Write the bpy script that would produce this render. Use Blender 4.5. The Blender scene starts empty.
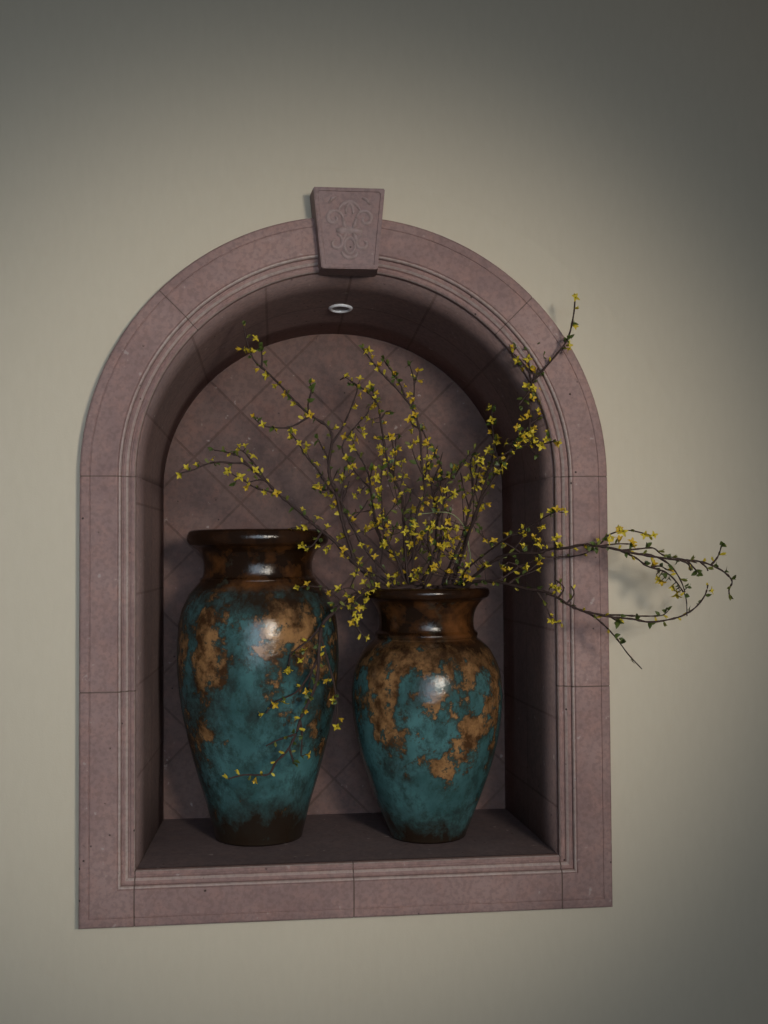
import bpy, bmesh, math, random
from mathutils import Vector, Matrix
import mathutils
R = random.Random(7)
SC = bpy.context.scene
COL = SC.collection

# ------------------------------------------------------------------ camera
CAM = Vector((-0.2051, -2.6152, 0.8246))
YAW, PIT, ROLL, FPX = 0.1089, 0.0343, -0.0065, 1134.6
Fw = Vector((math.sin(YAW)*math.cos(PIT), math.cos(YAW)*math.cos(PIT), math.sin(PIT)))
R0 = Vector((math.cos(YAW), -math.sin(YAW), 0)); U0 = R0.cross(Fw)
Rr = R0*math.cos(ROLL) + U0*math.sin(ROLL); Ur = U0*math.cos(ROLL) - R0*math.sin(ROLL)
cd = bpy.data.cameras.new('camera'); cam = bpy.data.objects.new('camera', cd); COL.objects.link(cam)
cam.matrix_world = Matrix(((Rr.x, Ur.x, -Fw.x, CAM.x), (Rr.y, Ur.y, -Fw.y, CAM.y), (Rr.z, Ur.z, -Fw.z, CAM.z), (0, 0, 0, 1)))
cd.sensor_fit = 'HORIZONTAL'; cd.sensor_width = 36; cd.lens = FPX/768*36; cd.clip_start = .01
SC.camera = cam

def at(u, v, Y):
    """the point of the world at depth Y (metres behind the wall face) that the photograph shows at u, v"""
    d = Fw + Rr*((u-384)/FPX) + Ur*((512-v)/FPX)
    return CAM + d*((Y-CAM.y)/d.y)

# ------------------------------------------------------------------ helpers
def prop(o, label=None, cat=None, group=None, kind=None):
    if label: o['label'] = label
    if cat: o['category'] = cat
    if group: o['group'] = group
    if kind: o['kind'] = kind
    return o
def empty(name, loc):
    o = bpy.data.objects.new(name, None); COL.objects.link(o); o.location = loc; o.empty_display_size = .05
    return o
def link(name, mesh, parent=None, loc=None):
    o = bpy.data.objects.new(name, mesh); COL.objects.link(o)
    if parent: o.parent = parent
    if loc is not None: o.location = loc
    return o
def mesh_from(name, verts, faces, mats, smooth=False, mi=None):
    me = bpy.data.meshes.new(name); me.from_pydata([tuple(v) for v in verts], [], faces)
    for m in mats: me.materials.append(m)
    if mi:
        for p, i in zip(me.polygons, mi): p.material_index = i
    bm = bmesh.new(); bm.from_mesh(me); bmesh.ops.recalc_face_normals(bm, faces=bm.faces[:]); bm.to_mesh(me); bm.free()
    if smooth:
        for p in me.polygons: p.use_smooth = True
    return me

class NT:
    def __init__(s, name):
        s.m = bpy.data.materials.new(name); s.m.use_nodes = True; s.t = s.m.node_tree; s.n = s.t.nodes; s.l = s.t.links
        s.b = s.n['Principled BSDF']
    def add(s, ty, **kw):
        n = s.n.new(ty)
        for k, v in kw.items():
            if hasattr(n, k) and not k[0].isupper(): setattr(n, k, v)
        return n
    def con(s, a, b): s.l.new(a, b)
    def coords(s, scale=(1, 1, 1), rot=(0, 0, 0), loc=(0, 0, 0), out='Object'):
        c = s.add('ShaderNodeTexCoord'); mp = s.add('ShaderNodeMapping')
        mp.inputs['Scale'].default_value = scale; mp.inputs['Rotation'].default_value = rot; mp.inputs['Location'].default_value = loc
        s.con(c.outputs[out], mp.inputs['Vector']); return mp.outputs['Vector']
    def noise(s, vec, scale, detail=4, rough=.55, dist=0):
        n = s.add('ShaderNodeTexNoise'); n.inputs['Scale'].default_value = scale; n.inputs['Detail'].default_value = detail
        n.inputs['Roughness'].default_value = rough; n.inputs['Distortion'].default_value = dist
        s.con(vec, n.inputs['Vector']); return n.outputs['Fac']
    def ramp(s, fac, stops):
        r = s.add('ShaderNodeValToRGB'); e = r.color_ramp.elements
        while len(e) < len(stops): e.new(.5)
        for k, (p, c) in enumerate(stops):
            e[k].position = p; e[k].color = (c, c, c, 1) if not isinstance(c, tuple) else (*c, 1)
        s.con(fac, r.inputs['Fac']); return r.outputs['Color']
    def mix(s, fac, a, b, mode='MIX'):
        m = s.add('ShaderNodeMix', data_type='RGBA', blend_type=mode)
        for sock, v in ((m.inputs[0], fac), (m.inputs[6], a), (m.inputs[7], b)):
            if isinstance(v, (int, float)): sock.default_value = v
            elif isinstance(v, tuple): sock.default_value = (*v, 1)
            else: s.con(v, sock)
        return m.outputs[2]
    def math(s, op, a, b=0, clamp=False):
        m = s.add('ShaderNodeMath', operation=op, use_clamp=clamp)
        for sock, v in ((m.inputs[0], a), (m.inputs[1], b)):
            if isinstance(v, (int, float)): sock.default_value = v
            else: s.con(v, sock)
        return m.outputs[0]
    def bump(s, h, strength=.3, dist=.002, prev=None):
        b = s.add('ShaderNodeBump'); b.inputs['Strength'].default_value = strength; b.inputs['Distance'].default_value = dist
        s.con(h, b.inputs['Height'])
        if prev: s.con(prev, b.inputs['Normal'])
        return b.outputs['Normal']
    def done(s, col, rough=.8, nrm=None, spec=.5):
        if isinstance(col, tuple): s.b.inputs['Base Color'].default_value = (*col, 1)
        else: s.con(col, s.b.inputs['Base Color'])
        if isinstance(rough, (int, float)): s.b.inputs['Roughness'].default_value = rough
        else: s.con(rough, s.b.inputs['Roughness'])
        s.b.inputs['Specular IOR Level'].default_value = spec
        if nrm: s.con(nrm, s.b.inputs['Normal'])
        return s.m

# ------------------------------------------------------------------ materials
def wall_material():
    t = NT('painted_plaster'); v = t.coords()
    big = t.noise(v, 1.3, 3); fine = t.noise(v, 260, 3, .6); mid = t.noise(t.coords(scale=(1, 1, .35)), 60, 4)
    c = t.mix(big, (.58, .515, .405), (.625, .555, .44))
    c = t.mix(t.ramp(mid, [(.35, .0), (.65, .12)]), c, (.49, .43, .33))
    return t.done(c, .75, t.bump(fine, .25, .0012, t.bump(mid, .12, .002)), .25)
WALL = wall_material()

def simple0(name, a, b, sc, rough, spec=.3):
    t = NT(name); v = t.coords(); return t.done(t.mix(t.noise(v, sc, 3), a, b), rough, None, spec)
def stone(name, light, dark, pink, tiles=None):
    """pinkish volcanic stone, blotched and pitted; tiles = (vector, tile size, mortar size) for a tiled face"""
    t = NT(name); v = t.coords(out='Object' if tiles is None else 'Object')
    n1 = t.noise(v, 5, 6, .6); n2 = t.noise(v, 24, 6, .65); n3 = t.noise(v, 90, 4, .6)
    c = t.mix(t.ramp(n1, [(.35, 0.), (.65, 1.)]), dark, light)
    c = t.mix(t.ramp(n2, [(.45, 0.), (.72, .6)]), c, pink)
    c = t.mix(t.ramp(n3, [(.40, .35), (.55, 0.)]), c, tuple(x*.62 for x in dark))
    vo = t.add('ShaderNodeTexVoronoi'); vo.inputs['Scale'].default_value = 38; vo.inputs['Randomness'].default_value = 1
    t.con(v, vo.inputs['Vector'])
    pit = t.ramp(vo.outputs['Distance'], [(.07, 1.), (.12, 0.)])
    sel = t.ramp(t.noise(v, 17, 2), [(.56, 0.), (.60, 1.)])
    pit = t.math('MULTIPLY', pit, sel)
    pale = t.math('MULTIPLY', t.ramp(t.noise(v, 45, 3, .5), [(.70, 0.), (.74, 1.)]), .55)
    c = t.mix(pale, c, (.42, .36, .34))
    c = t.mix(pit, c, (.05, .03, .028))
    nr = t.bump(n3, .35, .0015, t.bump(n2, .25, .003))
    nr = t.bump(t.math('SUBTRACT', 1, pit), .5, .002, nr)
    if tiles:
        uv, ts, ms = tiles(t)
        br = t.add('ShaderNodeTexBrick'); br.offset = 0; br.squash = 1
        br.inputs['Scale'].default_value = 1; br.inputs['Brick Width'].default_value = ts[0]; br.inputs['Row Height'].default_value = ts[1]
        br.inputs['Mortar Size'].default_value = ms; br.inputs['Mortar Smooth'].default_value = .3; br.inputs['Bias'].default_value = 0
        br.inputs['Color1'].default_value = (.92, .92, .92, 1); br.inputs['Color2'].default_value = (1.08, 1.03, 1.02, 1)
        br.inputs['Mortar'].default_value = (.74, .70, .68, 1)
        t.con(uv, br.inputs['Vector'])
        c = t.mix(1., c, br.outputs['Color'], 'MULTIPLY')
        nr = t.bump(t.math('SUBTRACT', 1, br.outputs['Fac']), .5, .002, nr)
    return t.done(c, .72, nr, .35)
STONE = stone('carved_pink_stone', (.335, .222, .204), (.240, .152, .144), (.375, .215, .182))
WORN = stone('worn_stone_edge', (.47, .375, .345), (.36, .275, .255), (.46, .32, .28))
KEYST = stone('keystone_stone', (.300, .212, .203), (.235, .160, .158), (.34, .205, .185))
RELIEF = stone('rubbed_relief_stone', (.36, .272, .262), (.29, .215, .21), (.37, .26, .24))
MORTAR = simple0('reddish_mortar', (.12, .078, .068), (.17, .115, .10), 60, .85)
TILE = .1760
def back_uv(t):
    # object space x, z -> rotated a quarter-diagonal
    return t.coords(rot=(0, math.radians(45), 0)), None, None
def diag(t):
    c = t.add('ShaderNodeTexCoord'); s = t.add('ShaderNodeSeparateXYZ'); t.con(c.outputs['Object'], s.inputs[0])
    k = 1/math.sqrt(2)
    a = t.math('MULTIPLY', t.math('ADD', s.outputs['X'], s.outputs['Z']), k)
    b = t.math('MULTIPLY', t.math('SUBTRACT', s.outputs['Z'], s.outputs['X']), k)
    cb = t.add('ShaderNodeCombineXYZ'); t.con(t.math('ADD', a, 10*TILE+DA), cb.inputs[0]); t.con(t.math('ADD', b, 10*TILE+DB), cb.inputs[1])
    return cb.outputs[0], (TILE, TILE), .0035
# the joints of the diagonal tiles, measured on the back wall
YB = .4723
def _sum(u, v): p = at(u, v, YB); return (p.x+p.z)/math.sqrt(2)
def _dif(u, v): p = at(u, v, YB); return (p.z-p.x)/math.sqrt(2)
DB = -(_sum(0, 0)*0) - (_dif(447, 388)*0)
# image "\" joints keep x+z constant, "/" joints keep z-x constant
DA = -_sum(223, 394); DB = -_dif(447, 388)
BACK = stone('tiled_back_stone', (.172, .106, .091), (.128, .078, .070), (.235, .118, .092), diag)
def strip(t):
    c = t.add('ShaderNodeUVMap'); c.uv_map = 'UVMap'
    mp = t.add('ShaderNodeMapping'); t.con(c.outputs[0], mp.inputs['Vector'])
    return mp.outputs[0], (.205, .26), .0035
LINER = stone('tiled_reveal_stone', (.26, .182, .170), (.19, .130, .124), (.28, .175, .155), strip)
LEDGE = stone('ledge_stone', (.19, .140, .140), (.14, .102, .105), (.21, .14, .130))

def mottled(name, seed, P):
    """antiqued glaze: blue green under tan and rust patches, browner at neck and foot"""
    t = NT(name); H = P['h']
    v = t.coords(loc=(seed, seed*.7, seed*.3)); vs = t.coords(scale=(1, 1, .75), loc=(seed*1.3, seed, 0))
    c0 = t.add('ShaderNodeTexCoord'); sp = t.add('ShaderNodeSeparateXYZ'); t.con(c0.outputs['Object'], sp.inputs[0])
    z = t.math('DIVIDE', sp.outputs['Z'], H)
    jit = t.math('MULTIPLY', t.math('SUBTRACT', t.noise(v, 9, 6, .65), .5), .24)
    zj = t.math('ADD', z, jit)
    nz = t.add('ShaderNodeTexNoise'); nz.inputs['Scale'].default_value = 11; nz.inputs['Detail'].default_value = 7; nz.inputs['Roughness'].default_value = .68
    t.con(v, nz.inputs['Vector'])
    w1 = t.add('ShaderNodeVectorMath', operation='SUBTRACT'); t.con(nz.outputs['Color'], w1.inputs[0]); w1.inputs[1].default_value = (.5, .5, .5)
    w2 = t.add('ShaderNodeVectorMath', operation='MULTIPLY_ADD'); t.con(w1.outputs[0], w2.inputs[0]); w2.inputs[1].default_value = (.20, .20, .26)
    t.con(c0.outputs['Object'], w2.inputs[2]); warped = w2.outputs[0]
    def blobs(acc, rows):
        for p, r, w in rows:
            d = t.add('ShaderNodeVectorMath', operation='DISTANCE'); t.con(warped, d.inputs[0]); d.inputs[1].default_value = p
            f = t.math('SUBTRACT', 1, t.math('DIVIDE', d.outputs['Value'], r), clamp=True)
            acc = t.math('ADD', acc, t.math('MULTIPLY', f, w))
        return acc
    teal = t.mix(t.ramp(t.noise(v, 8, 6, .6), [(.35, 0.), (.68, 1.)]), (.032, .085, .086), (.072, .178, .184))
    teal = t.mix(t.ramp(t.noise(vs, 24, 9, .78), [(.47, 0.), (.60, .72)]), teal, (.022, .042, .038))
    big = t.math('MULTIPLY', t.math('SUBTRACT', t.noise(vs, P['ps'], 9, .72, .2), .5), 1.75)
    n = t.math('ADD', t.math('ADD', big, .5), t.ramp(zj, P['tan']))
    n = blobs(n, P['tanb'])
    n = t.math('ADD', n, t.math('MULTIPLY', t.math('SUBTRACT', t.noise(v, 34, 6, .7), .5), .85))
    tanc = t.mix(t.ramp(t.noise(v, 24, 6, .65), [(.40, 0.), (.57, 1.)]), (.075, .032, .011), (.35, .180, .072))
    n = t.math('MULTIPLY', n, .8)
    halo = t.ramp(n, [(.66, 0.), (.78, 1.)]); core = t.ramp(n, [(.76, 0.), (.85, .95)])
    c = t.mix(t.math('MULTIPLY', halo, .88), teal, (.032, .026, .014))
    c = t.mix(core, c, tanc)
    d = t.math('ADD', t.math('ADD', t.math('MULTIPLY', t.math('SUBTRACT', t.noise(vs, 15, 9, .72, .2), .5), 1.5), .5), t.ramp(zj, P['dark']))
    d = blobs(d, P['darkb'])
    d = t.math('MULTIPLY', d, .7)
    c = t.mix(t.ramp(d, [(.52, 0.), (.90, .96)]), c, (.020, .010, .005))
    nk = t.mix(t.ramp(t.noise(v, 15, 6, .6), [(.45, 0.), (.74, 1.)]), (.014, .006, .0025), (.135, .050, .014))
    nk = t.mix(t.ramp(t.noise(v, 13, 4, .6), [(.60, 0.), (.70, .5)]), nk, (.05, .062, .045))
    nk = t.mix(t.ramp(z, [(P['rim'], 0.), (P['rim']+.02, .8)]), nk, (.014, .006, .003))
    c = t.mix(t.ramp(t.math('ADD', z, t.math('MULTIPLY', jit, .25)), P['neck']), c, nk)
    rr = t.ramp(t.noise(v, 40, 5, .6), [(.3, .10), (.7, .21)])
    nr = t.bump(t.noise(v, 60, 6, .65), .30, .0022, t.bump(n, .2, .003))
    return t.done(c, rr, nr, .34)

def bark():
    t = NT('twig_bark'); v = t.coords()
    n = t.noise(v, 60, 5); c = t.mix(n, (.022, .012, .011), (.070, .042, .036))
    return t.done(c, .75, t.bump(t.noise(v, 300, 3), .4, .001), .3)
BARK = bark()
def simple(name, a, b, sc, rough, spec=.4):
    t = NT(name); v = t.coords(); return t.done(t.mix(t.noise(v, sc, 3), a, b), rough, None, spec)
GREENSTEM = simple('green_tendril', (.20, .24, .10), (.34, .38, .20), 50, .6)
PETAL = simple('yellow_petal', (.45, .335, .012), (.57, .455, .045), 120, .6)
PETALO = simple('amber_petal', (.46, .28, .012), (.56, .38, .025), 120, .6)
CALYX = simple('green_calyx', (.10, .12, .02), (.18, .17, .03), 120, .6)
LEAF = simple('small_green_leaf', (.042, .066, .012), (.095, .125, .024), 90, .5)
WHITE = simple('white_enamel', (.78, .79, .84), (.84, .85, .9), 20, .25)
BULB = simple('frosted_lens', (.10, .10, .12), (.14, .14, .16), 40, .3)

# ------------------------------------------------------------------ niche dimensions (metres)
WO, HO = .6055, .602          # outer half width, outer rise of the arch
WI, HI = .484, .478          # opening
ZS, ZB = .9958, .1159        # springing line, ledge height
WB, HB = .462, .424          # back wall half width and rise
ZO = -.004                    # foot of the surround
PF = .035                    # how far the stone stands proud of the wall

def arch_pts(w, h, zs, zb, n=64):
    pts = [(-w, zb)] + [(-w, zb+(zs-zb)*k/4) for k in range(1, 4)]
    pts += [(-w*math.cos(math.pi*k/n), zs+h*math.sin(math.pi*k/n)) for k in range(n+1)]
    pts += [(w, zb+(zs-zb)*k/4) for k in range(3, -1, -1)]
    return pts

# wall with an arched hole
def wall():
    bm = bmesh.new()
    hole = [bm.verts.new((x, 0, z)) for x, z in arch_pts(WI+.05, HI+.05, ZS, ZB-.05)]
    rect = [bm.verts.new(p) for p in ((-2.6, 0, -1.3), (-2.6, 0, 2.9), (2.6, 0, 2.9), (2.6, 0, -1.3))]
    es = [bm.edges.new((L[i], L[(i+1) % len(L)])) for L in (hole, rect) for i in range(len(L))]
    bmesh.ops.triangle_fill(bm, use_beauty=True, use_dissolve=False, edges=es)
    ret = bmesh.ops.extrude_face_region(bm, geom=bm.faces[:])
    bmesh.ops.translate(bm, verts=[g for g in ret['geom'] if isinstance(g, bmesh.types.BMVert)], vec=(0, .02, 0))
    bmesh.ops.recalc_face_normals(bm, faces=bm.faces[:])
    me = bpy.data.meshes.new('wall_front'); bm.to_mesh(me); bm.free(); me.materials.append(WALL)
    return prop(link('wall_front', me), 'plain beige painted wall around the arched stone niche', 'wall', kind='structure')
wall()

# niche lining: left reveal, vault, right reveal, ledge, tiled back
Y0 = .0
def loft(name, pf, pb, mat, label, cat, uvoff=0., thick=.03):
    n = len(pf); NY = 4; vs = []; fs = []; uv = []
    L = [0]
    for a, b in zip(pf, pf[1:]): L.append(L[-1]+math.hypot(b[0]-a[0], b[1]-a[1]))
    for j in range(NY+1):
        t = j/NY
        for a, b in zip(pf, pb): vs.append((a[0]*(1-t)+b[0]*t, Y0+(YB-Y0)*t, a[1]*(1-t)+b[1]*t))
    for j in range(NY):
        for i in range(n-1): fs.append((j*n+i, j*n+i+1, (j+1)*n+i+1, (j+1)*n+i))
    me = bpy.data.meshes.new(name); me.from_pydata(vs, [], fs); me.materials.append(mat)
    u = me.uv_layers.new(name='UVMap')
    for lp in me.loops:
        j, i = divmod(lp.vertex_index, n); u.data[lp.index].uv = (L[i]+uvoff, .02+j/NY*(YB-Y0))
    for p in me.polygons: p.use_smooth = True
    o = link(name, me); sm = o.modifiers.new('thick', 'SOLIDIFY'); sm.thickness = thick; sm.offset = 1 if name != 'ceiling' else 1
    return prop(o, label, cat, kind='structure')
F = arch_pts(WI-.003, HI-.003, ZS, ZB); B = arch_pts(WB, HB, ZS, ZB)
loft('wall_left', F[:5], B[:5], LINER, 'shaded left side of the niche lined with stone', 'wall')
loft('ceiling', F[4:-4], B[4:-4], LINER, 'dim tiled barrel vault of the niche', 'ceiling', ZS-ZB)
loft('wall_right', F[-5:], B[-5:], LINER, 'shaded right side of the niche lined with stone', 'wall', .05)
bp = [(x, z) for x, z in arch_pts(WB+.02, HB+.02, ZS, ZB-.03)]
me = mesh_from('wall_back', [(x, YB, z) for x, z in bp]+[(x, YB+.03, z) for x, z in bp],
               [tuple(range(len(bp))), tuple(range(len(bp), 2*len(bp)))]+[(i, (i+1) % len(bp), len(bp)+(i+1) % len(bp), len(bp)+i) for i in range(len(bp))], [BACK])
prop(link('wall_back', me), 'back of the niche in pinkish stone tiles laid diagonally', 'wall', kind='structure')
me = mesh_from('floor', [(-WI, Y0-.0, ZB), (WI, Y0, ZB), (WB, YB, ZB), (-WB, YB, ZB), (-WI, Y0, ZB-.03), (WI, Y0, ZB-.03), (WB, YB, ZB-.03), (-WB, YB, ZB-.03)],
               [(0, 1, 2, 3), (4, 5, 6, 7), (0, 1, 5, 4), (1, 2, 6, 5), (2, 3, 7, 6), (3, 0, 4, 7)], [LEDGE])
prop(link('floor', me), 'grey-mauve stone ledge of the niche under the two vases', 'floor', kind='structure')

# ------------------------------------------------------------------ stone surround
BW = WO-WI
# profile: (fraction of band from opening to outside, projection from the wall)
PROFILE = [(.0, -.004), (.0, .013), (.015, .0175), (.045, .0195), (.075, .0185), (.085, .0150), (.105, .0150), (.125, .0195), (.165, .0245), (.205, .0260), (.215, .0235), (.235, .0235),
           (.245, .0300), (.262, .0335), (.285, .0345), (.300, .0330), (.310, .0350), (.33, .0355), (.78, .0355), (.795, .0350), (.801, .0330), (.812, .0330), (.820, .0348), (.86, .0350), (.955, .0335), (.985, .0310), (1., .026), (1., -.0)]
surround = prop(empty('niche_surround', (0, 0, 0)), 'arched pinkish carved stone surround with keystone framing the wall niche', 'stone surround')
def sweep(stations, name='arch_stone', mat=None, sink=0.):
    """stations: pairs of (inner point, outer point) in the wall plane"""
    vs = []; fs = []; m = len(PROFILE); n = len(stations)
    for (ix, iz), (ox, oz) in stations:
        for s, d in PROFILE: vs.append((ix+(ox-ix)*(sink*.5+s*(1-sink)), -max(d-sink*.12, -.004), iz+(oz-iz)*(sink*.5+s*(1-sink))))
    for j in range(n-1):
        for i in range(m-1): fs.append((j*m+i, j*m+i+1, (j+1)*m+i+1, (j+1)*m+i))
        fs.append((j*m+m-1, j*m, (j+1)*m, (j+1)*m+m-1))
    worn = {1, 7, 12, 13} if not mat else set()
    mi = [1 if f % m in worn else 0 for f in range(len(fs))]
    fs.append(tuple(range(m))); fs.append(tuple(range((n-1)*m, n*m))); mi += [0, 0]
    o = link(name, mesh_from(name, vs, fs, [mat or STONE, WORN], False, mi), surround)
    return o
G = .0016
def jamb(sx):
    z1 = at(80 if sx < 0 else 610.5, 693 if sx < 0 else 686, -PF).z
    sweep([((sx*WI, z1-G), (sx*WO, z1-G)), ((sx*WI, ZB), (sx*WO, ZO)), ((sx*(WI+G), ZB), (sx*(WI+G), ZO))], 'jamb_stone')
    sweep([((sx*WI, ZS-G), (sx*WO, ZS-G)), ((sx*WI, z1+G), (sx*WO, z1+G))], 'jamb_stone')
    def st(a): return ((sx*WI*math.cos(a), ZS+HI*math.sin(a)), (sx*WO*math.cos(a), ZS+HO*math.sin(a)))
    J = math.radians(44.5); g = .0022
    sweep([st(g+(J-2*g)*k/20) for k in range(21)], 'arch_stone')
    K = math.radians(84.5)
    sweep([st(J+g+(K-J-g)*k/20) for k in range(21)], 'arch_stone')
jamb(-1); jamb(1)
xm = at(354, 900, -PF).x
for a, b in ((-WI+G, xm-G), (xm+G, WI-G)):
    sweep([((a, ZB), (a, ZO)), ((b, ZB), (b, ZO))], 'sill_stone')

arcs = [((-WI*math.cos(a), ZS+HI*math.sin(a)), (-WO*math.cos(a), ZS+HO*math.sin(a))) for a in (math.pi*k/48 for k in range(49))]
sweep([((-WI, ZB), (-WO, ZO))]+arcs+[((WI, ZB), (WO, ZO)), ((-WI, ZB), (-WO, ZO))], 'mortar', MORTAR, .012)

# keystone, carved on its face
def keystone():
    yf, yb = -.068, .0
    A = at(313.4, 187, yf); Bq = at(385, 187.8, yf); Cq = at(377.8, 269.5, yf); D = at(321.8, 267.5, yf)
    zt = (A.z+Bq.z)/2; zb = (Cq.z+D.z)/2
    xs = ((A.x, zt), (Bq.x, zt), (Cq.x, zb), (D.x, zb))
    bm = bmesh.new()
    f = [bm.verts.new((x, yf, z)) for x, z in xs]; b = [bm.verts.new((x+o, yb, z)) for (x, z), o in zip(xs, (-.006, .004, .004, -.006))]
    bm.faces.new(f); bm.faces.new(b[::-1])
    for i in range(4): bm.faces.new((f[i], f[(i+1) % 4], b[(i+1) % 4], b[i]))
    bmesh.ops.recalc_face_normals(bm, faces=bm.faces[:])
    face = [q for q in bm.faces if all(abs(v.co.y-yf) < 1e-6 for v in q.verts)][0]
    r = bmesh.ops.inset_region(bm, faces=[face], thickness=.012)
    r2 = bmesh.ops.inset_region(bm, faces=[face], thickness=.002)
    bmesh.ops.translate(bm, verts=face.verts[:], vec=(0, .0022, 0))
    bmesh.ops.bevel(bm, geom=[e for e in bm.edges if len(e.link_faces) == 2 and e.calc_face_angle(0) > 1.2], offset=.0022, segments=2, affect='EDGES')
    me = bpy.data.meshes.new('keystone'); bm.to_mesh(me); bm.free(); me.materials.append(KEYST)
    k = link('keystone', me, surround)
    # relief of scrolls and leaves
    cx = (A.x+Bq.x+Cq.x+D.x)/4; h = zt-zb; cz = zb+h*.5; w = (Bq.x-A.x+Cq.x-D.x)/2
    strokes = []
    def arc(px, pz, rx, rz, a0, a1, n=14, w0=.0048):
        strokes.append(([(px+rx*math.cos(math.radians(a0+(a1-a0)*i/n)), pz+rz*math.sin(math.radians(a0+(a1-a0)*i/n))) for i in range(n+1)], w0))
    def spiral(px, pz, r0, r1, a0, a1, n=22, w0=.0042):
        strokes.append(([(px+(r0+(r1-r0)*i/n)*math.cos(math.radians(a0+(a1-a0)*i/n)), pz+(r0+(r1-r0)*i/n)*math.sin(math.radians(a0+(a1-a0)*i/n))) for i in range(n+1)], w0))
    arc(0, .030, .026, .030, 15, 165, w0=.0042)
    arc(0, .036, .008, .020, -10, 190, w0=.004)
    for s in (-1, 1):
        spiral(s*.036, .022, .021, .005, 180 if s > 0 else 0, (180-400) if s > 0 else 400)
        strokes.append(([(s*.015, .022), (s*.012, .008), (s*.008, -.002)], .005))
        spiral(s*.031, -.034, .019, .005, 100 if s > 0 else 80, (100+330) if s > 0 else (80-330))
        strokes.append(([(s*.008, -.012), (s*.016, -.026), (s*.017, -.042)], .0048))
        strokes.append(([(s*.047, .056), (s*.040, .066), (s*.030, .070)], .004))
    strokes.append(([(-.030, -.006), (-.015, -.005), (0, -.005), (.015, -.005), (.030, -.006)], .0075))
    arc(0, -.040, .012, .018, 0, 360, 18, .004)
    arc(0, -.048, .020, .020, 200, 340, w0=.0042)
    vs = []; fs = []
    for pts, w0 in strokes:
        b0 = len(vs); n = len(pts)
        for i, (x, z) in enumerate(pts):
            q0 = pts[max(0, i-1)]; q1 = pts[min(n-1, i+1)]; tx, tz = q1[0]-q0[0], q1[1]-q0[1]; L = math.hypot(tx, tz) or 1
            nx, nz = -tz/L, tx/L; ww = 1.25*w0*(.55+.45*math.sin(math.pi*min(1, max(0, i/(n-1)))))
            for o, d in ((-1, -.0005), (-.6, .0028), (0, .0042), (.6, .0028), (1, -.0005)):
                vs.append((cx+x+nx*ww*o, yf+.0022-d, cz+z+nz*ww*o))
        for i in range(n-1):
            for j in range(4): fs.append((b0+i*5+j, b0+i*5+j+1, b0+(i+1)*5+j+1, b0+(i+1)*5+j))
        fs.append(tuple(b0+j for j in range(5))); fs.append(tuple(b0+(n-1)*5+j for j in range(5)))
    link('carved_scrolls', mesh_from('carved_scrolls', vs, fs, [RELIEF], True), k)
keystone()

# recessed light in the vault
def downlight():
    # on the crown line of the vault
    best = None
    for i in range(200):
        y = YB*i/199; p = at(340.5, 308, y); t = y/YB
        w = (WI-.003)*(1-t)+WB*t; hh = (HI-.003)*(1-t)+HB*t
        z = ZS+hh*math.sqrt(max(0, 1-(p.x/w)**2))
        if best is None or abs(z-p.z) < best[0]: best = (abs(z-p.z), Vector((p.x, y, z)))
    P = best[1]
    root = prop(empty('recessed_light', P), 'small round recessed light with white ring in the niche vault', 'light fitting')
    slope = math.atan2((HI-.003)-HB, YB)
    root.rotation_euler = (-slope, 0, 0)
    r0, r1 = .0215, .031
    prof = [(r1, .001), (r1, -.002), (r1-.002, -.0045), (r1-.006, -.0055), (r0+.001, -.0045), (r0, -.002), (r0, .004)]
    N = 40; vs = []; fs = []
    for r, z in prof:
        for i in range(N): a = 2*math.pi*i/N; vs.append((r*math.cos(a), r*math.sin(a), z))
    for j in range(len(prof)-1):
        for i in range(N): fs.append((j*N+i, j*N+(i+1) % N, (j+1)*N+(i+1) % N, (j+1)*N+i))
    link('trim_ring', mesh_from('trim_ring', vs, fs, [WHITE], True), root)
    vs = []; fs = []; prof = [(r0, .0), (r0*.75, -.0012), (r0*.4, -.002)]
    for r, z in prof:
        for i in range(N): a = 2*math.pi*i/N; vs.append((r*math.cos(a), r*math.sin(a), z))
    for j in range(len(prof)-1):
        for i in range(N): fs.append((j*N+i, j*N+(i+1) % N, (j+1)*N+(i+1) % N, (j+1)*N+i))
    fs.append(tuple(2*N+i for i in range(N)))
    link('lens', mesh_from('lens', vs, fs, [BULB], True), root)
downlight()

# ------------------------------------------------------------------ vases
def catmull(pts, per):
    out = []
    P = [Vector(p) for p in pts]
    for i in range(len(P)-1):
        p0, p1, p2, p3 = P[max(0, i-1)], P[i], P[i+1], P[min(len(P)-1, i+2)]
        for k in range(per):
            t = k/per
            out.append(.5*((2*p1)+(p2-p0)*t+(2*p0-5*p1+4*p2-p3)*t*t+(3*p1-p0-3*p2+p3)*t**3))
    out.append(P[-1]); return out
def lathe(name, prof, mat, parent, N=96):
    vs = []; fs = []; caps = []
    for r, z in prof:
        for i in range(N): a = 2*math.pi*i/N; vs.append((r*math.cos(a), r*math.sin(a), z))
    for j in range(len(prof)-1):
        for i in range(N): fs.append((j*N+i, j*N+(i+1) % N, (j+1)*N+(i+1) % N, (j+1)*N+i))
    if name == 'body': fs.append(tuple(range(N)))
    me = mesh_from(name, vs, fs, [mat], True)
    return link(name, me, parent)
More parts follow.
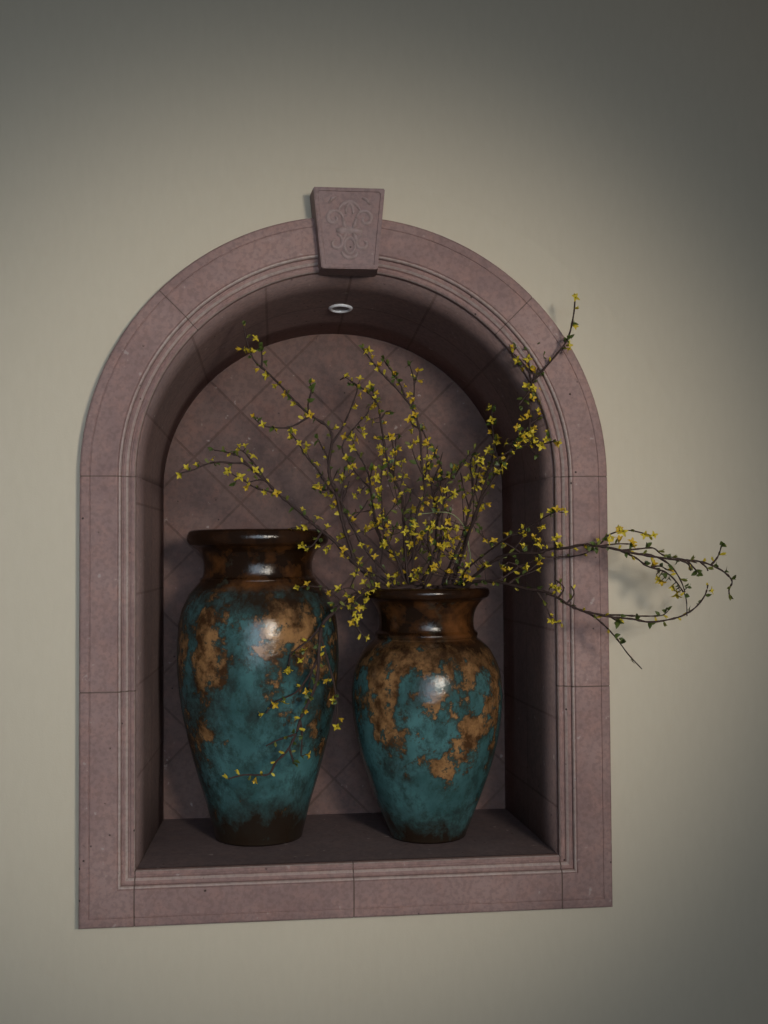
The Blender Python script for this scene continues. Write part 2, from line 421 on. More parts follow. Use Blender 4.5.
def vase(u_axis, v_base, body, neck, rim, matargs, name, label, tanb, darkb, dy=0.):
    # where the foot stands on the ledge
    d = Fw + Rr*((u_axis-384)/FPX) + Ur*((512-v_base)/FPX)
    p = CAM + d*((ZB-CAM.z)/d.z)          # front of the foot
    sc0 = (p-CAM).dot(Fw)/FPX
    Yc = p.y + body[0][0]*sc0 - dy
    def conv(rows):
        out = []
        for r, v in rows:
            q = at(u_axis, v, Yc); dep = (q-CAM).dot(Fw); out.append((r*dep/FPX, q.z))
        return out
    b, nk, rm = conv(body), conv(neck), conv(rim)
    foot = b[0][1]
    axis = at(u_axis, (v_base+rim[-1][1])/2, Yc)
    z0 = ZB
    top = rm[-1][1]; fix = lambda rows: [(r, (z-foot)*(top-ZB)/(top-foot)) for r, z in rows]
    b, nk, rm = fix(b), fix(nk), fix(rm)
    root = prop(empty(name, (axis.x, Yc, z0)), label, 'vase')
    def spots(rows):
        out = []
        for u, v, r, w in rows:
            q = at(u, v, Yc); dep = (q-CAM).dot(Fw); x = q.x-axis.x; zz = q.z-z0
            rad = min(b, key=lambda bb: abs(bb[1]-zz))[0]
            y = -math.sqrt(max(rad*rad-x*x, .0004)); k = (dep+y)/dep
            out.append(((x*k, y, zz*k+(1-k)*(CAM.z-z0)), r*dep/FPX, w))
        return out
    mat = mottled(*matargs[:2], dict(matargs[2], h=rm[-1][1], tanb=spots(tanb), darkb=spots(darkb)))
    bs = [(q.x, q.y) for q in (Vector((x, z, 0)) for x, z in b)]
    sm = [(q.x, q.y) for q in catmull([(x, z, 0) for x, z in b], 6)]
    sm = [(sm[0][0]-.006, 0)] + [(sm[0][0]-.001, .0015)] + [(r, max(z, .004)) for r, z in sm]
    lathe('body', sm, mat, root)
    nks = [(q.x, q.y) for q in catmull([(x, z, 0) for x, z in nk], 5)]
    ri = min(r for r, z in nks)-.012
    lathe('neck', nks, mat, root)
    rms = [(q.x, q.y) for q in catmull([(x, z, 0) for x, z in rm], 4)]
    zt = rms[-1][1]
    rms += [(rms[-1][0]-.004, zt+.0008), (ri+.008, zt-.001), (ri+.002, zt-.006), (ri, zt-.02), (ri, zt-.10), (ri+.05, zt-.16), (ri+.05, zt-.24)]
    lathe('rim', rms, mat, root)
    print('VASE', name, axis, 'height', zt, 'Y', Yc, 'rmax', max(r for r, z in b))
    return root, zt, ri
tall = vase(258.5, 845.5,
    [(43.5, 845), (44.8, 837), (51.5, 810), (60, 781), (69, 746), (76, 711), (79.6, 678), (80.3, 652), (77.2, 618), (68.5, 596), (62, 588), (56, 583.5)],
    [(55.5, 584.5), (57.5, 583), (58, 580.5), (56.5, 578.5), (55, 577), (54, 571), (54.2, 562), (57, 554), (61, 549.5), (65, 546.5)],
    [(64, 547), (68, 545), (70.2, 541), (70.2, 536), (68.5, 532), (66, 530.3)],
    ('mottled_glaze_tall', 3.1, dict(ps=13.,
        tan=[(.0, .18), (.28, .28), (.45, .36), (.62, .42), (.80, .42), (.9, .3)],
        dark=[(.0, 1.0), (.045, .80), (.10, .50), (.20, .30), (.45, .34), (.64, .36), (.72, .46), (.80, .72), (1., .6)],
        neck=[(.80, 0.), (.825, 1.)], rim=.935)), 'tall_vase',
    'taller mottled blue-green vase with dark brown neck, standing on the left of the ledge',
    [(208, 626, 30, .30), (278, 628, 30, .19), (296, 612, 26, .22), (272, 648, 14, .24), (206, 672, 24, .24), (203, 730, 34, .24), (268, 685, 18, .2), (312, 725, 22, .25), (300, 640, 26, .2), (222, 665, 16, .2),
     (240, 640, 22, -.4), (244, 700, 40, -.3), (250, 770, 55, -.3), (236, 600, 22, -.25)],
    [(205, 765, 34, .42), (198, 720, 26, .25), (322, 690, 34, .26), (222, 700, 30, .22), (285, 665, 26, .22), (192, 690, 24, .22), (330, 640, 30, .25), (245, 720, 40, -.15), (260, 765, 45, -.18), (242, 625, 30, -.2)], .014)  # dark glaze mottling; the spots along both flanks also paint in shade
short = vase(427.0, 844.5,
    [(37.5, 843), (39.5, 836), (46.5, 818), (55.5, 794), (65, 765), (71.5, 736), (74.8, 707), (74.8, 689), (71.3, 668), (63, 651), (56, 643.5), (50, 638.5)],
    [(49.5, 639), (51, 637), (51.2, 634), (49.5, 632), (48, 630), (47.2, 624), (48, 615), (51, 607), (55.5, 601), (59.5, 598)],
    [(58.5, 598.5), (61.5, 597), (63.2, 594), (63.2, 591), (62, 588.5), (59.5, 587.3)],
    ('mottled_glaze_short', 8.4, dict(ps=15.,
        tan=[(.0, .16), (.22, .24), (.36, .33), (.55, .38), (.68, .44), (.74, .62), (.8, .70)],
        dark=[(.0, 1.0), (.045, .78), (.10, .46), (.20, .26), (.5, .28), (.62, .32), (.70, .46), (.78, .74), (1., .6)],
        neck=[(.775, 0.), (.815, 1.)], rim=.94)), 'short_vase',
    'shorter mottled blue-green and tan vase holding the flowering branches',
    [(376, 686, 34, .34), (388, 730, 32, .38), (424, 710, 20, .42), (462, 728, 34, .40), (450, 758, 22, .32), (425, 768, 20, .44), (405, 775, 16, .4), (440, 745, 14, .36), (412, 735, 12, .34), (402, 668, 26, .22), (455, 672, 26, .2), (488, 690, 24, .26), (430, 787, 12, .3),
     (408, 700, 24, -.30), (430, 682, 24, -.28), (472, 688, 22, -.32), (365, 740, 26, -.3), (425, 745, 14, -.2), (400, 795, 40, -.3), (460, 795, 36, -.3)],
    [(392, 700, 22, .2), (385, 765, 24, .22), (475, 745, 22, .16), (440, 700, 24, .12), (425, 800, 45, -.12)])
MOUTH = short[0].location + Vector((0, 0, short[1])); NECK_R = short[2]
YV = MOUTH.y

# ------------------------------------------------------------------ forsythia branches
def tube_data(pts, r0, r1, vs, fs, sides=6):
    n = len(pts); base = len(vs); up = Vector((.31, .2, .93))
    for i, p in enumerate(pts):
        t = (pts[min(n-1, i+1)]-pts[max(0, i-1)]).normalized()
        a = t.cross(up); a = a.normalized() if a.length > .05 else t.cross(Vector((1, 0, 0))).normalized()
        b = t.cross(a); f = i/(n-1); r = (r0*(1-f)+r1*f)*(1.0+.16*math.sin(i*2.1)+(.35 if i % 5 == 2 else 0))
        for k in range(sides):
            an = 2*math.pi*k/sides; vs.append(p+a*(r*math.cos(an))+b*(r*math.sin(an)))
    for i in range(n-1):
        for k in range(sides): fs.append((base+i*sides+k, base+i*sides+(k+1) % sides, base+(i+1)*sides+(k+1) % sides, base+(i+1)*sides+k))
    fs.append(tuple(base+k for k in range(sides))); fs.append(tuple(base+(n-1)*sides+k for k in range(sides)))

def petal_flower(name, openness, mat, seed, n=4):
    """trumpet of narrow petals, opening along +Z from a green calyx at the origin; about 2 cm across"""
    rr = random.Random(seed); vs = []; fs = []; mi = []
    N = 8
    for r, z in ((.0008, 0), (.0020, .0015), (.0020, .004), (.0026, .006)):
        for i in range(N): a = 2*math.pi*i/N; vs.append(Vector((r*math.cos(a), r*math.sin(a), z)))
    for j in range(3):
        for i in range(N): fs.append((j*N+i, j*N+(i+1) % N, (j+1)*N+(i+1) % N, (j+1)*N+i)); mi.append(0 if j < 2 else 1)
    for k in range(n):
        az = 2*math.pi*k/n+rr.uniform(-.25, .25); L = rr.uniform(.0125, .0155); op = openness+rr.uniform(-.22, .22); tw = rr.uniform(-.4, .4)
        b0 = len(vs); S = 6
        for i in range(S+1):
            t = i/S; w = .0040*(math.sin(math.pi*(.16+.80*t))**.8); bend = op*(t**.7)
            # arc outwards
            rad = .0018+L*t*math.sin(bend*.8); z = .004+L*t*math.cos(bend*.8)
            for s in (-1, 0, 1):
                q = Vector((rad-(abs(s)*.0008), s*w, z+abs(s)*.0010+s*tw*.001*t))
                q.rotate(mathutils.Euler((0, 0, az))); vs.append(q)
        for i in range(S):
            for s in range(2): fs.append((b0+i*3+s, b0+i*3+s+1, b0+(i+1)*3+s+1, b0+(i+1)*3+s)); mi.append(1)
    me = bpy.data.meshes.new(name); me.from_pydata([tuple(v) for v in vs], [], fs)
    me.materials.append(CALYX); me.materials.append(mat)
    for p, i in zip(me.polygons, mi): p.material_index = i; p.use_smooth = True
    return me
def leaf_mesh(name, seed):
    rr = random.Random(seed); vs = []; fs = []; b0 = 0
    # a little pair of folded leaves from one bud
    for k in range(2):
        az = k*math.pi*rr.uniform(.7, 1.1); op = rr.uniform(.25, .75); L = rr.uniform(.013, .019)*(1 if k == 0 else .7); S = 6; b0 = len(vs)
        for i in range(S+1):
            t = i/S; w = .0042*math.sin(math.pi*(.06+.92*t))
            rad = L*t*math.sin(op*(.5+.6*t)); z = L*t*math.cos(op*(.5+.6*t))
            for s in (-1, 0, 1):
                q = Vector((rad-abs(s)*.0014*math.sin(math.pi*t), s*w, z)); q.rotate(mathutils.Euler((0, 0, az))); vs.append(q)
        for i in range(S):
            for s in range(2): fs.append((b0+i*3+s, b0+i*3+s+1, b0+(i+1)*3+s+1, b0+(i+1)*3+s))
    me = bpy.data.meshes.new(name); me.from_pydata([tuple(v) for v in vs], [], fs); me.materials.append(LEAF)
    for p in me.polygons: p.use_smooth = True
    return me
FLOWERS = [petal_flower('flower', op, m, sd) for op, m, sd in ((1.6, PETAL, 1), (1.25, PETAL, 2), (.9, PETAL, 3), (1.35, PETALO, 4), (1.05, PETAL, 5), (.65, PETALO, 6))]
BUDS = [petal_flower('bud', .30, m, sd, 3) for m, sd in ((PETAL, 11), (CALYX, 12))]
LEAVES = [leaf_mesh('leaf', s) for s in range(4)]

GROUP = 'flowering branches in the shorter vase'
def orient(d, roll):
    q = d.normalized().to_track_quat('Z', 'Y'); return q @ mathutils.Quaternion((0, 0, 1), roll)

def branch(label, base_dx, base_dy, y_tip, main, twigs=(), flowers=(), leaves=(), rnd=0, rnd_leaf=0, r=.0036, lo=.25, mat=BARK, ybow=0.):
    r *= 1.2
    """main: picture points from the vase mouth to the tip; depth runs from the vase axis to y_tip"""
    base = MOUTH + Vector((base_dx, base_dy, -.10))
    mouth = MOUTH + Vector((base_dx*1.15, base_dy*1.15, -.004))
    root = prop(empty('forsythia_branch', mouth), label, 'branch', GROUP)
    n = len(main); L = [0]
    for a, b in zip(main, main[1:]): L.append(L[-1]+math.hypot(b[0]-a[0], b[1]-a[1]))
    ys = mouth.y
    def yat(f): return ys+(y_tip-ys)*f + ybow*math.sin(math.pi*f)
    p0 = main[0]
    world = [at(u, v, yat(.06+.94*l/L[-1])) for (u, v), l in zip(main, L)]
    pts = catmull([base, mouth]+world, 5)
    samples = []       # (picture u, v, depth, position, direction, fraction) along every stem and twig
    def note(ps, start=0):
        for i in range(start, len(ps)):
            q = ps[i]; d = q-CAM; dd = d.dot(Fw)
            samples.append((384+FPX*d.dot(Rr)/dd, 512-FPX*d.dot(Ur)/dd, q.y, q, (ps[min(i+1, len(ps)-1)]-ps[max(0, i-1)]).normalized(), i/(len(ps)-1)))
    note(pts, 8)
    off = -mouth
    def part(name, ps, r0, r1):
        vs = []; fs = []; tube_data([p+off for p in ps], r0, r1, vs, fs)
        return link(name, mesh_from(name, vs, fs, [mat], True), root)
    part('stem', pts, r, r*.34)
    for tw in twigs:
        u, v = tw[0]; s = min(samples, key=lambda s: (s[0]-u)**2+(s[1]-v)**2)
        dy = R.uniform(-.03, .02); m = len(tw)
        ps = [s[3]]+[at(a, b, s[2]+dy*(i+1)/m) for i, (a, b) in enumerate(tw[1:])]
        ps = catmull(ps, 4); part('twig', ps, r*.52, r*.27); note(ps, 2)
    if rnd >= 7:
        inner = [s for s in samples if 470 < s[1] < 575]
        for _ in range(5 if inner else 0):
            s = R.choice(inner); a, b = R.uniform(-16, 16), R.uniform(18, 40)
            ps = catmull([s[3], at(s[0]+a*.6, s[1]-b*.5, s[2]+R.uniform(-.02, .02)), at(s[0]+a, s[1]-b, s[2]+R.uniform(-.04, .04))], 4)
            part('twig', ps, r*.42, r*.22); note(ps, 3)
    def put(mesh, pos, d, name, sc):
        o = link(name, mesh, root, pos+off); o.rotation_mode = 'QUATERNION'; o.rotation_quaternion = orient(d, R.uniform(0, 6.28)); o.scale = (sc,)*3
    def bloom(s, target=None, leaf=False, bud=False):
        side = Vector((R.gauss(0, 1), R.gauss(-.25, .85), R.gauss(0, 1))); side -= s[4]*side.dot(s[4])
        if target is not None:
            w = at(target[0], target[1], s[2]-R.uniform(.0, .008)); side2 = (w-s[3])
            ln = side2.length
            d = (side2.normalized()*1.0+s[4]*.35+side.normalized()*.35+Vector((0, -.2, 0))) if ln > 1e-4 else side
            if ln > .013:      # a short stalk
                e = w-d.normalized()*.006
                part('twig', [s[3], (s[3]+e)/2+Vector((0, 0, -.001)), e], .0011, .0009); pos = e
            else: pos = s[3]+side2*.35
        else:
            d = side.normalized()+s[4]*R.uniform(.1, .9); pos = s[3]
        if leaf: put(R.choice(LEAVES), pos, d, 'leaf', R.uniform(.85, 1.3))
        elif bud: put(R.choice(BUDS), pos, d, 'bud', R.uniform(.6, .9))
        else: put(R.choice(FLOWERS), pos, d, 'flower', R.uniform(.66, .98))
    near = lambda u, v: min(samples, key=lambda s: (s[0]-u)**2+(s[1]-v)**2)
    for f in flowers: bloom(near(*f), f)
    for f in leaves: bloom(near(*f), f, leaf=True)
    pool = [s for s in samples if s[1] < 583 or s[0] < 370 or s[0] > 480]
    if mat is BARK:
        for _ in range(rnd): bloom(R.choice(pool))
        for _ in range(rnd_leaf): bloom(R.choice(pool), leaf=True)
        for k in range(3, len(samples), 4):
            bloom(samples[k], bud=True, leaf=R.random() < .35)
    return root

branch('upper left branch whose yellow tip reaches the niche vault, above the taller vase', -.024, -.01, .08,
    [(398, 588), (376, 574), (358, 566), (349, 543), (342, 520), (336, 492), (330, 478), (329, 462), (332, 440), (328, 427), (313, 417), (302, 408), (290, 396), (279, 384), (267, 372), (254, 360), (247, 342), (244, 326)],
    [[(311, 416), (308, 405), (311, 392), (310, 383)], [(309, 416), (297, 424), (284, 428), (264, 426), (254, 418)], [(329, 465), (327, 456), (322, 447), (318, 439)], [(262, 366), (262, 355), (260, 346)],
     [(333, 446), (341, 430), (349, 413), (357, 391), (356, 385)]],
    [(245, 350), (240, 349), (254, 352), (255, 338), (258, 370), (267, 376), (276, 386), (285, 395), (295, 405), (311, 415), (254, 417), (277, 430), (264, 425), (335, 428), (355, 407), (360, 396)],
    [(244, 323), (250, 357), (261, 350), (310, 382), (317, 437), (265, 363), (257, 417), (290, 399)], 3, 1, .0042)
branch('branch lined with hanging flowers ending just right of the arching leftmost one', -.020, .012, .20,
    [(402, 588), (384, 570), (366, 550), (350, 522), (340, 500), (333, 492), (326, 484), (317, 469), (306, 456), (299, 444), (293, 436), (289, 431)],
    [[(330, 490), (322, 490), (317, 486)], [(352, 524), (362, 510), (368, 500)]],
    [(294, 431), (291, 437), (299, 444), (306, 452), (318, 464), (320, 489), (327, 494), (332, 496), (337, 503), (334, 507), (340, 512), (352, 521), (340, 538), (344, 536), (366, 529), (362, 545), (369, 546)],
    [(321, 494), (316, 489)], 7, 1)
branch('branch arching left over the rim of the taller vase, its tip nearest the left wall', -.030, .0, .05,
    [(396, 590), (374, 580), (357, 566), (345, 553), (334, 541), (322, 531), (311, 522), (299, 511), (289, 503), (276, 492), (267, 482), (256, 473), (245, 464), (232, 463), (217, 462), (204, 465), (193, 470), (181, 473)],
    [[(250, 468), (240, 457), (232, 454), (226, 452), (214, 450)], [(264, 480), (257, 467), (250, 459), (243, 451), (238, 450)], [(276, 493), (271, 492), (254, 487), (245, 481), (237, 477), (228, 471)], [(265, 482), (258, 480), (250, 482)],
     [(311, 523), (300, 527), (290, 528)], [(322, 532), (312, 546), (302, 546)]],
    [(180, 475), (187, 467), (213, 459), (197, 465), (240, 446), (245, 446), (253, 457), (255, 471), (229, 471), (241, 478), (248, 487), (266, 493), (277, 494), (303, 509), (290, 529), (299, 529), (306, 527), (318, 518), (327, 527), (318, 545), (308, 549), (327, 550), (330, 546), (342, 556), (302, 545)],
    [(212, 449), (225, 451), (234, 453), (234, 484), (305, 515), (322, 540)], 4, 2, .0040)
branch('branch drooping to the left and hanging down across the front of the taller vase', -.034, -.020, -.035,
    [(390, 590), (374, 588), (358, 593), (346, 602), (332, 614), (322, 626), (319, 650), (318, 671), (313, 692), (304, 711), (300, 720), (296, 734), (287, 751), (276, 762), (269, 774), (256, 775), (243, 775), (228, 779)],
    [[(326, 620), (311, 638), (297, 649), (290, 655)], [(317, 660), (306, 680), (295, 693), (275, 702), (266, 713)], [(322, 636), (327, 658), (334, 684), (337, 706), (337, 727)], [(302, 720), (302, 735), (301, 756)], [(297, 733), (290, 736), (278, 740), (266, 746)], [(290, 749), (292, 757), (294, 764)],
     [(318, 655), (312, 672), (308, 692)], [(319, 668), (318, 682), (311, 698)]],
    [(304, 650), (300, 660), (289, 668), (287, 671), (284, 702), (276, 704), (261, 714), (306, 691), (334, 699), (340, 718), (337, 726), (308, 755), (256, 780), (327, 680)],
    [(308, 696), (303, 652), (294, 732), (297, 764), (337, 695)], 2, 3, .0044, ybow=-.05)
branch('short drooping spray hanging between the necks of the two vases', -.030, -.028, .03,
    [(392, 590), (380, 586), (368, 590), (357, 598), (352, 606), (353, 618), (357, 628), (363, 636)],
    [[(362, 594), (350, 588), (336, 590), (318, 587), (306, 586), (298, 588)], [(355, 600), (345, 606), (332, 606)], [(370, 589), (364, 597), (366, 604)]],
    [(367, 638), (357, 619), (353, 622), (360, 616), (354, 612), (350, 606), (352, 600), (358, 608), (362, 606), (346, 594), (329, 593), (308, 583), (298, 588), (354, 575), (364, 583), (371, 571), (366, 574), (378, 584), (389, 586), (391, 592), (396, 600), (376, 589), (360, 560), (375, 557), (367, 598), (388, 578), (395, 577)],
    [(334, 604), (357, 570)], 7, 0, .0030)
branch('middle branch with a hooked leafy tip under the vault, left of the tallest central one', -.012, .02, .22,
    [(410, 588), (406, 560), (404, 527), (403, 508), (400, 491), (392, 475), (386, 455), (382, 430), (380, 417), (377, 403), (367, 392), (357, 385), (345, 377)],
    [[(376, 402), (374, 397), (372, 386)], [(381, 420), (386, 412), (391, 411)], [(383, 440), (390, 436), (399, 434)], [(346, 377), (340, 380)], [(392, 475), (396, 460), (393, 446), (391, 437)]],
    [(347, 376), (367, 391), (360, 379), (374, 408), (373, 422), (369, 419), (384, 424), (376, 438), (380, 439), (390, 436), (379, 447), (382, 452), (388, 461), (386, 464), (394, 453), (398, 450), (396, 462), (393, 469), (403, 461), (401, 466), (405, 477), (399, 477), (395, 480), (375, 406)],
    [(354, 385), (349, 384), (368, 405), (382, 411), (387, 414), (391, 414), (372, 390)], 12, 1, .0036)
branch('slim inner branch crossing behind the hooked leafy one, amber flowers at its tip', -.008, .034, .27,
    [(412, 588), (398, 560), (384, 546), (378, 530), (374, 513), (371, 492), (369, 477), (364, 464), (355, 449), (353, 440)],
    [[(371, 490), (362, 480), (352, 468)], [(333, 464), (342, 447), (355, 427), (367, 414), (369, 407)], [(373, 480), (372, 470), (372, 465)]],
    [(351, 436), (345, 437), (356, 441), (353, 436), (354, 448), (343, 479), (353, 475), (351, 467), (355, 466), (363, 434), (362, 428), (360, 490), (368, 493), (355, 496), (372, 408)],
    [(349, 460), (352, 462), (372, 468), (360, 428), (373, 498), (355, 512), (340, 448)], 12, 1)
branch('thin upright inner branch standing beside the hooked leafy one', -.005, -.022, .17,
    [(409, 588), (396, 556), (386, 538), (383, 524), (382, 505), (381, 483), (382, 466)],
    [[(383, 520), (391, 510), (398, 503)], [(382, 485), (378, 478), (378, 473)]],
    [(378, 479), (379, 491), (375, 507), (379, 507), (382, 517), (389, 521), (381, 521), (389, 532), (385, 543), (366, 531), (373, 525), (387, 527), (395, 503), (398, 528)],
    [(385, 467), (373, 497), (397, 526), (402, 510)], 9, 1, .0026)
branch('tallest central branch, leaning left under the crown of the vault', .0, .012, .15,
    [(414, 588), (413, 560), (415, 530), (418, 508), (424, 498), (425, 485), (422, 470), (421, 450), (420, 432), (416, 417), (410, 405), (396, 388), (386, 378), (374, 364), (361, 346)],
    [[(412, 408), (414, 395), (414, 380), (410, 366)], [(404, 397), (402, 388), (394, 374), (387, 365), (383, 358)], [(419, 428), (412, 424), (409, 418)], [(414, 383), (417, 375), (418, 370)]],
    [(364, 349), (368, 352), (373, 358), (379, 366), (418, 371), (419, 382), (406, 387), (409, 395), (413, 402), (410, 420), (412, 430), (415, 443), (426, 442), (417, 459), (427, 458), (431, 458), (424, 469), (426, 478), (430, 480), (422, 489), (425, 503), (421, 509)],
    [(383, 358), (389, 364), (397, 375), (394, 377), (399, 381), (409, 365), (411, 362), (411, 419), (420, 480)], 13, 1, .0038)
branch('central branch rising behind the tallest one and bending right near its tip', .006, .036, .28,
    [(420, 588), (430, 565), (436, 547), (436, 531), (438, 516), (434, 499), (440, 484), (441, 469), (438, 460), (432, 449), (426, 438), (422, 428)],
    [[(434, 500), (430, 480), (428, 463), (427, 446)], [(437, 520), (428, 530), (418, 537), (410, 550)], [(440, 480), (446, 478), (449, 474)]],
    [(435, 467), (438, 472), (441, 491), (436, 501), (433, 527), (426, 523), (428, 444), (430, 458), (442, 500), (408, 535), (411, 541), (404, 550), (407, 554), (416, 573), (421, 572), (418, 577), (434, 570), (397, 573), (445, 507)],
    [(436, 479), (440, 480), (443, 474), (442, 503)], 12, 2)
branch('dark central branch ending in a bare forked tip, short of the vertical right one', .010, -.012, .16,
    [(424, 588), (436, 566), (440, 545), (442, 520), (444, 497), (447, 483), (453, 477), (459, 469), (462, 461)],
    [[(444, 500), (449, 497), (456, 492), (464, 488)], [(451, 479), (452, 473), (452, 468)], [(438, 560), (428, 548), (422, 535)]],
    [(441, 500), (446, 491), (443, 530), (447, 536), (452, 540), (448, 545), (453, 548), (445, 534), (456, 530), (449, 522), (432, 571), (435, 568), (446, 571), (417, 580), (442, 557), (452, 555), (456, 538), (467, 530), (470, 527)],
    [(456, 468), (462, 462), (457, 492), (461, 490), (456, 576)], 12, 1)
branch('upright branch with a bare vertical tip against the right side of the vault', .018, .022, .20,
    [(440, 588), (452, 560), (462, 538), (466, 524), (470, 505), (474, 495), (486, 475), (492, 460), (494, 445), (492, 424), (492, 407)],
    [[(472, 492), (478, 474), (483, 461), (487, 452)], [(473, 497), (472, 480), (470, 464), (473, 455)], [(494, 440), (497, 440), (499, 438)]],
    [(491, 409), (491, 421), (491, 433), (488, 450), (468, 465), (474, 475), (468, 479), (468, 494), (486, 470), (485, 481), (480, 478), (489, 484), (491, 486), (482, 483), (475, 487), (465, 511), (478, 511), (497, 441), (473, 463)],
    [(489, 409), (494, 411), (475, 453), (470, 511), (472, 516), (478, 524), (477, 530)], 11, 2)
branch('branch rising right and out past the frame, its tip highest against the beige wall', .026, -.006, -.12,
    [(446, 588), (458, 560), (470, 530), (481, 501), (492, 482), (505, 462), (519, 444), (527, 435), (530, 421), (530, 405), (531, 396), (532, 384), (538, 376), (550, 362), (564, 345), (570, 332), (574, 312), (575, 298)],
    [[(532, 383), (530, 373), (528, 352), (528, 341)], [(530, 374), (528, 369), (517, 357), (510, 351)], [(534, 384), (538, 370), (547, 354), (558, 343), (565, 340)], [(530, 404), (536, 396), (541, 390), (543, 384)], [(530, 424), (536, 420), (542, 416), (547, 416)], [(532, 388), (528, 393), (519, 405)], [(546, 356), (544, 354), (543, 352)]],
    [(513, 347), (517, 362), (523, 370), (528, 359), (534, 372), (527, 344), (527, 386), (534, 388), (531, 399), (540, 401), (543, 391), (538, 411), (538, 414), (524, 419), (533, 430), (518, 428), (529, 434), (522, 440), (568, 349), (569, 347), (573, 326), (575, 298), (495, 471), (497, 473), (504, 466), (487, 504)],
    [(535, 341), (538, 344), (516, 347), (565, 341), (568, 338), (522, 408), (500, 461), (537, 456)], 6, 2, .0040)
branch('branch reaching right to the edge of the arch, cluster of flowers at its tip', .030, .004, -.10,
    [(450, 588), (462, 556), (472, 524), (480, 500), (487, 478), (494, 462), (505, 454), (516, 448), (527, 445), (542, 444), (555, 441)],
    [[(516, 448), (518, 440), (518, 430)], [(540, 444), (546, 440), (549, 435)], [(505, 454), (512, 448), (513, 440)]],
    [(506, 443), (522, 441), (520, 438), (535, 443), (534, 439), (545, 440), (554, 443), (557, 442), (546, 431), (532, 433), (530, 437), (541, 446), (497, 472), (502, 470), (485, 469), (488, 452)],
    [(536, 457), (548, 436), (504, 463)], 8, 2, .0032)
branch('branch slanting up to the right jamb, tipped with bright yellow flowers', .032, -.016, -.12,
    [(456, 586), (466, 570), (476, 561), (489, 551), (497, 545), (511, 535), (530, 526), (547, 516), (557, 511)],
    [[(497, 545), (490, 541), (484, 538)], [(511, 536), (520, 534), (524, 530)]],
    [(549, 510), (556, 510), (561, 510), (565, 512), (543, 526), (541, 528), (503, 545), (523, 535), (480, 566), (484, 565), (478, 569), (464, 575), (469, 579), (461, 574), (452, 572), (468, 565)],
    [(479, 532), (481, 528), (462, 565), (457, 562)], 5, 2, .0030)
branch('long branch stretching right beyond the frame, forking to its curled rightmost tip', .034, .0, -.22,
    [(458, 587), (474, 576), (492, 562), (506, 555), (521, 553), (538, 553), (550, 549), (567, 548), (581, 545), (597, 546), (610, 548), (624, 551), (638, 554), (663, 558), (680, 560), (697, 561), (711, 565), (724, 572), (732, 581), (729, 590), (730, 599)],
    [[(711, 565), (717, 558), (720, 551), (722, 543)], [(590, 546), (601, 543), (607, 536), (620, 531), (634, 531), (653, 536)], [(600, 546), (615, 544), (630, 544)], [(536, 554), (549, 557), (564, 557), (581, 555), (592, 550)],
     [(622, 551), (638, 549), (653, 548), (663, 555), (682, 559), (697, 563)], [(618, 550), (636, 558), (647, 566), (663, 571), (672, 577), (680, 587), (686, 598), (687, 616)], [(640, 554), (651, 555), (669, 564), (680, 579), (685, 592)], [(680, 560), (688, 564), (691, 571)], [(688, 561), (695, 569), (702, 576)], [(520, 553), (512, 547), (505, 543)],
     [(650, 567), (660, 566), (667, 570)], [(700, 563), (706, 567), (708, 571)]],
    [(653, 535), (644, 534), (619, 531), (622, 532), (611, 537), (607, 541), (618, 541), (631, 543), (633, 545), (652, 564), (659, 579), (662, 582), (657, 577), (676, 591), (677, 594), (673, 586), (669, 570), (558, 537), (555, 540), (561, 544), (559, 546), (536, 540), (533, 538), (540, 541), (541, 528), (539, 546), (523, 547), (524, 535)],
    [(588, 546), (592, 549), (585, 547), (596, 548), (604, 540), (625, 553), (687, 585), (690, 587), (722, 545), (662, 582), (665, 573), (668, 578), (646, 561), (594, 544)], 0, 3, .0036, ybow=-.15)
branch('lowest right branch sweeping out below the others with an upturned tip over the wall', .036, -.020, -.20,
    [(462, 588), (474, 582), (486, 581), (499, 582), (511, 585), (527, 589), (542, 591), (558, 598), (569, 605), (583, 611), (597, 614), (611, 617), (632, 619), (649, 622), (667, 620), (684, 615), (697, 606), (705, 595), (708, 585)],
    [[(602, 615), (620, 615), (636, 616), (655, 616), (663, 615), (668, 611)], [(583, 611), (593, 616), (605, 626), (617, 639), (628, 654), (642, 669)], [(568, 604), (574, 594), (571, 586)], [(536, 590), (545, 604), (550, 616)], [(508, 584), (515, 579), (523, 575)], [(497, 582), (510, 573), (518, 566), (508, 562)], [(557, 597), (564, 588), (556, 580)], [(610, 617), (617, 621), (620, 624)], [(550, 616), (556, 622), (561, 623)]],
    [(551, 587), (560, 589), (555, 586), (549, 620), (553, 621), (712, 592), (505, 568), (502, 566), (509, 569), (524, 568), (526, 566), (538, 570), (536, 560), (541, 558), (538, 564), (486, 567), (469, 580)],
    [(622, 637), (624, 640), (618, 622), (659, 615), (665, 612), (616, 635), (616, 622)], 0, 2, .0036, ybow=-.16)
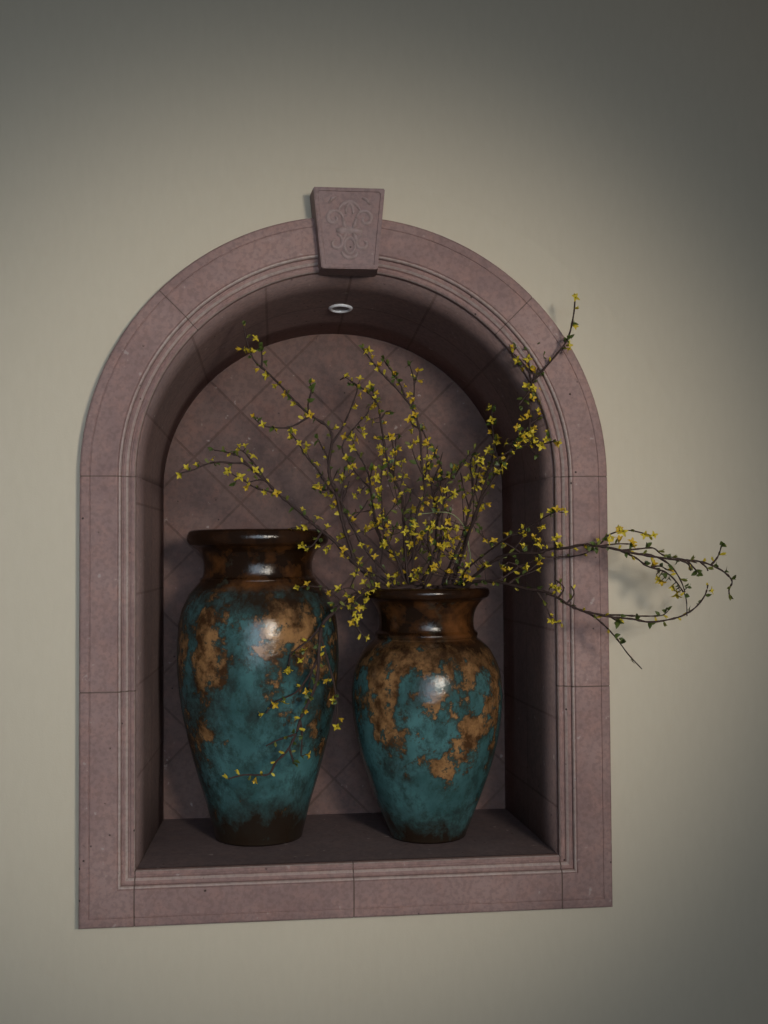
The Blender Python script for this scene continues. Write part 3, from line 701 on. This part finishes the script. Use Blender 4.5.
branch('thin bare green tendril curving over the mouth of the shorter vase', .028, .004, .11,
    [(462, 588), (470, 562), (469, 548), (466, 532), (461, 522), (452, 514), (440, 512), (430, 513), (421, 514)], r=.0017, mat=GREENSTEM)
branch('short forward branch rising just above the rim of the shorter vase', .004, -.032, .10,
    [(425, 588), (430, 574), (432, 556), (428, 540), (430, 526), (436, 512)],
    [[(431, 566), (422, 556), (412, 546), (405, 530)], [(432, 556), (442, 546), (450, 532), (456, 520)]],
    [(412, 576), (416, 570), (421, 568), (433, 568), (436, 566), (414, 580), (448, 538), (455, 530), (453, 543), (446, 546), (405, 533), (398, 540), (388, 535), (462, 548), (465, 556), (450, 553), (461, 577), (467, 580)],
    [(430, 560), (456, 556), (460, 568), (393, 528)], 18, 2, .0030)

# ------------------------------------------------------------------ light
def area(name, loc, target, sx, sy, power, col, spread=180):
    L = bpy.data.lights.new(name, 'AREA'); L.shape = 'RECTANGLE'; L.size = sx; L.size_y = sy; L.energy = power; L.color = col; L.spread = math.radians(spread)
    o = bpy.data.objects.new(name, L); COL.objects.link(o); o.location = loc
    o.rotation_euler = (Vector(target)-Vector(loc)).to_track_quat('-Z', 'Y').to_euler(); return o
def spot(name, loc, target, power, col, angle, blend, rad):
    L = bpy.data.lights.new(name, 'SPOT'); L.energy = power; L.color = col; L.spot_size = math.radians(angle); L.spot_blend = blend; L.shadow_soft_size = rad
    o = bpy.data.objects.new(name, L); COL.objects.link(o); o.location = loc
    o.rotation_euler = (Vector(target)-Vector(loc)).to_track_quat('-Z', 'Y').to_euler(); return o
spot('lamp_light', (1.15, -3.9, 1.45), (-.06, 0, .80), 278, (1., .91, .78), 34, .62, .30)
area('fill_light', (-.55, -5.0, 1.25), (-.50, 0, .72), 2.8, 2.2, 6.6, (.70, .85, 1.), 38)  # unseen broad fill behind the camera, added for soft cool light
W = bpy.data.worlds.new('world'); SC.world = W; W.use_nodes = True
W.node_tree.nodes['Background'].inputs[0].default_value = (.95, .97, 1.0, 1); W.node_tree.nodes['Background'].inputs[1].default_value = .078
vs_ = SC.view_settings; vs_.view_transform = 'Standard'; vs_.look = 'None'; vs_.gamma = 1; vs_.exposure = 0; vs_.use_curve_mapping = False
